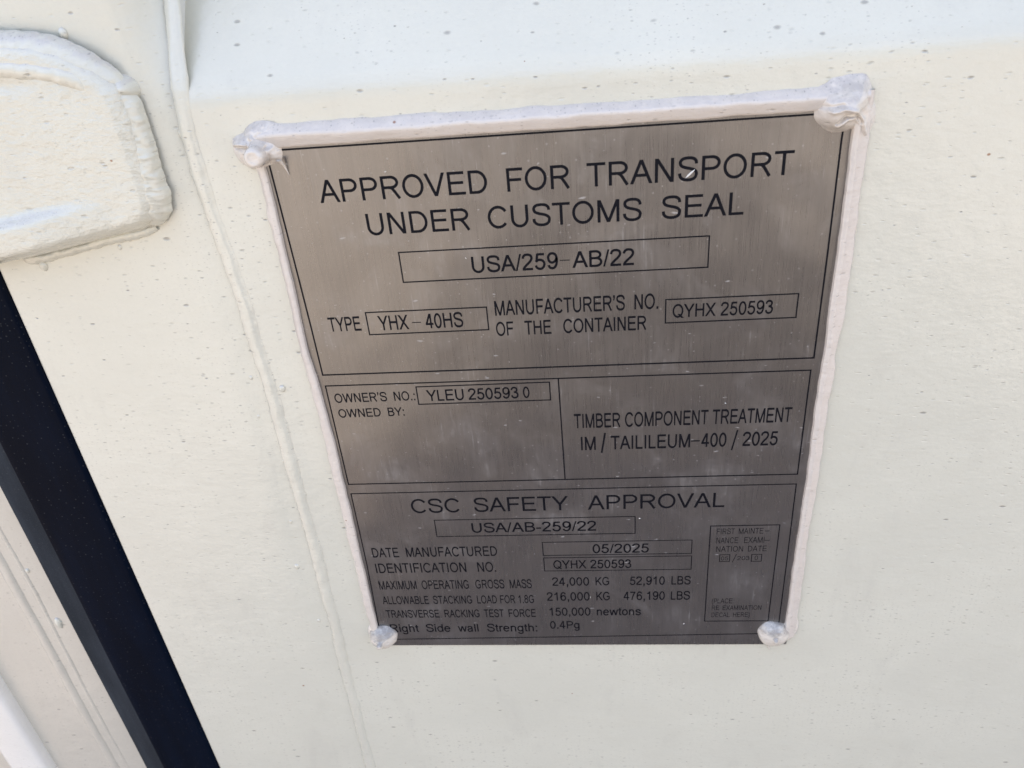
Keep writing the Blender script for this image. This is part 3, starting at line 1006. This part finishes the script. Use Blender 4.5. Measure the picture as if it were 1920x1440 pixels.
v, f = lathe(-2.6, 4.4, [(3.6, -1), (3.5, 3.5), (3.35, 6.0), (3.0, 7.2), (2.4, 7.8), (1.9, 7.9), (1.5, 7.75), (0.8, 7.65), (0.02, 7.65)], (-0.02, 0.0), 40, 0.05, 2)
r1 = build('rivet', v, f, M_lump, plate)
r1['label'] = 'round rivet post at the top left corner, smothered in sealant'
v, f = blob(TL, tl_o, 40, 150, base=WALL - 0.1)
build('sealant_lump', v, f, M_lump, r1)
spk = [(3.6, 6.6, 2.6, 1.0), (4.1, 7.7, 1.9, 0.62), (4.5, 9.0, 1.2, 0.36), (4.8, 10.6, 0.6, 0.2), (5.1, 12.2, 0.25, 0.05)]
v, f = sheet([[V(x + r * math.cos(t), z, o + r * math.sin(t)) for t in [2 * math.pi * k / 12 for k in range(13)]] for x, z, o, r in lerp_path(spk, 20)])
build('sealant_drip', v, f, M_lump, r1)

TR = [(170.0, 4.0), (170.0, 2.4), (170.6, 0.4), (171.0, -3.2), (173.6, -4.5), (175.2, -5.8), (177.9, -6.3), (181.4, -6.6), (184.7, -6.2), (186.4, -3.8),
      (187.4, -0.9), (188.2, 1.3), (189.0, 3.5), (189.3, 7.2), (188.6, 10.0), (188.0, 13.4), (186.2, 13.0), (184.2, 11.0), (182.6, 9.9), (181.4, 10.2),
      (179.6, 10.6), (177.0, 10.4), (174.7, 9.5), (172.0, 7.4), (170.6, 5.7)]
b_tr = bumps([(177.0, 3.4, 5.6, 4.4, 1.6), (182.0, -0.4, 4.0, 3.2, 1.6), (174.5, 2.4, 3.4, 0.8, 1), (186, 5, 3, 0.6, 1)])


def tr_o(x, z, s):
    o = 2.0 * (1 - s ** 5) + b_tr(x, z) * (1 - s ** 6)
    o += 1.25 * crease(x, z, [(174.6, 2.8), (178, 2.0), (181.6, 3.0), (184.6, 6.0), (186.6, 10.6)], 0.75)
    o += 0.9 * crease(x, z, [(177.2, 7.4), (179.4, 5.2), (182.2, 5.4), (184.2, 7.4)], 0.6)
    o -= 1.1 * crease(x, z, [(176.6, 6.4), (178.6, 4.2), (182.0, 4.2), (184.6, 7.2)], 0.5)
    o -= 0.8 * crease(x, z, [(172.0, 1.6), (175.0, 1.4), (177.5, 0.9)], 0.5)
    return o + 0.35 * nz(x, z, 0.25, 13) + 0.12 * nz(x, z, 0.85, 15)


v, f = lathe(178.6, 3.2, [(4.4, -1), (4.3, 2.0), (3.8, 3.6), (2.4, 4.3), (0.02, 4.4)], (0, 0), 36, 0.04, 4)
r2 = build('rivet', v, f, M_rivet, plate)
r2['label'] = 'rivet at the top right corner, buried under a swirled lump of sealant'
v, f = blob(TR, tr_o, 40, 160, base=WALL - 0.1)
build('sealant_lump', v, f, M_lump, r2)

v, f = lathe(0.5, 228.6, [(6.6, -1.2), (6.5, 0.6), (6.2, 1.6), (5.5, 2.9), (4.5, 3.9), (3.2, 4.7), (2.0, 5.2), (1.5, 5.6), (1.35, 6.6), (1.15, 7.2), (0.7, 7.5), (0.02, 7.5)], (-0.12, 0.06), 48, 0.13, 6)
r3 = build('rivet', v, f, M_rivet, plate)
r3['label'] = 'domed grey and cream rivet with a stub, bottom left corner'
SB = [(-6.6, 224.5), (-4.5, 221.6), (-1.5, 221.0), (-0.6, 223), (1, 224), (2.0, 228), (1.4, 232), (-1, 234), (-4.4, 234.0), (-6.6, 231.5), (-7.2, 228)]
v, f = blob(SB, lambda x, z, s: 1.9 * (1 - s ** 3) + 0.2 * nz(x, z, 0.6, 23), 16, 80, base=WALL - 0.1)
build('sealant_lump', v, f, M_lump, r3)

v, f = lathe(178.2, 227.6, [(6.9, -1.2), (6.8, 0.6), (6.5, 1.6), (5.9, 2.7), (4.9, 3.6), (3.6, 4.2), (2.2, 4.6), (1.2, 4.8), (0.9, 5.6), (0.5, 6.0), (0.02, 6.1)], (0.08, 0.05), 48, 0.12, 9)
r4 = build('rivet', v, f, M_rivet, plate)
r4['label'] = 'domed rivet with a grey top, bottom right corner'
BR = [(182.0, 222.2), (183.2, 220.0), (185.5, 219.0), (188.0, 219.4), (189.3, 223), (189.4, 226.5), (188.8, 230.0), (187.2, 232.8), (184.6, 234.6), (181.5, 235.4),
      (178.2, 235.4), (176.0, 234.2), (177.5, 230.0), (180.5, 226)]
v, f = blob(BR, lambda x, z, s: 2.1 * (1 - s ** 4) + 0.25 * nz(x, z, 0.5, 33), 20, 110, base=WALL - 0.1)
build('sealant_lump', v, f, M_lump, r4)
v, f = bead([(177.6, 234.8, WALL, 0.5, 0.6), (177.2, 236.6, WALL, 0.55, 0.5), (177.6, 238.6, WALL, 0.4, 0.35), (178.4, 240.4, WALL, 0.1, 0.1)], 30, 8, 0.1)
build('sealant_drip', v, f, M_lump, r4)


# ---- flecks of white paint on the steel
for x, z, ln, wd, ang in ((134.6, 19.8, 3.9, 0.55, -42), (97.8, 205.0, 1.3, 0.2, 80), (150.5, 106, 0.7, 0.3, 20), (119.2, 160.5, 0.8, 0.35, 10), (37, 13, 0.8, 0.22, -20), (139, 222, 0.8, 0.3, -40), (60, 44.0, 0.7, 0.25, 60)):
    vs_, fs = [], []
    n = 8
    ca, sa = math.cos(math.radians(ang)), math.sin(math.radians(ang))
    rows = []
    for i in range(n + 1):
        t = i / n * 2 - 1
        w = wd * (1 - t * t) ** 0.6 * (1 + 0.5 * nz(t * 3, x, 1.0, 3)) + 0.01
        rows.append([V(x + ca * t * ln / 2 - sa * k * w / 2, z + sa * t * ln / 2 + ca * k * w / 2, 0.03 + 0.12 * (1 - k * k)) for k in (-1, -0.5, 0, 0.5, 1)])
    v, f = sheet(rows)
    build('paint_fleck', v, f, M_white, plate)
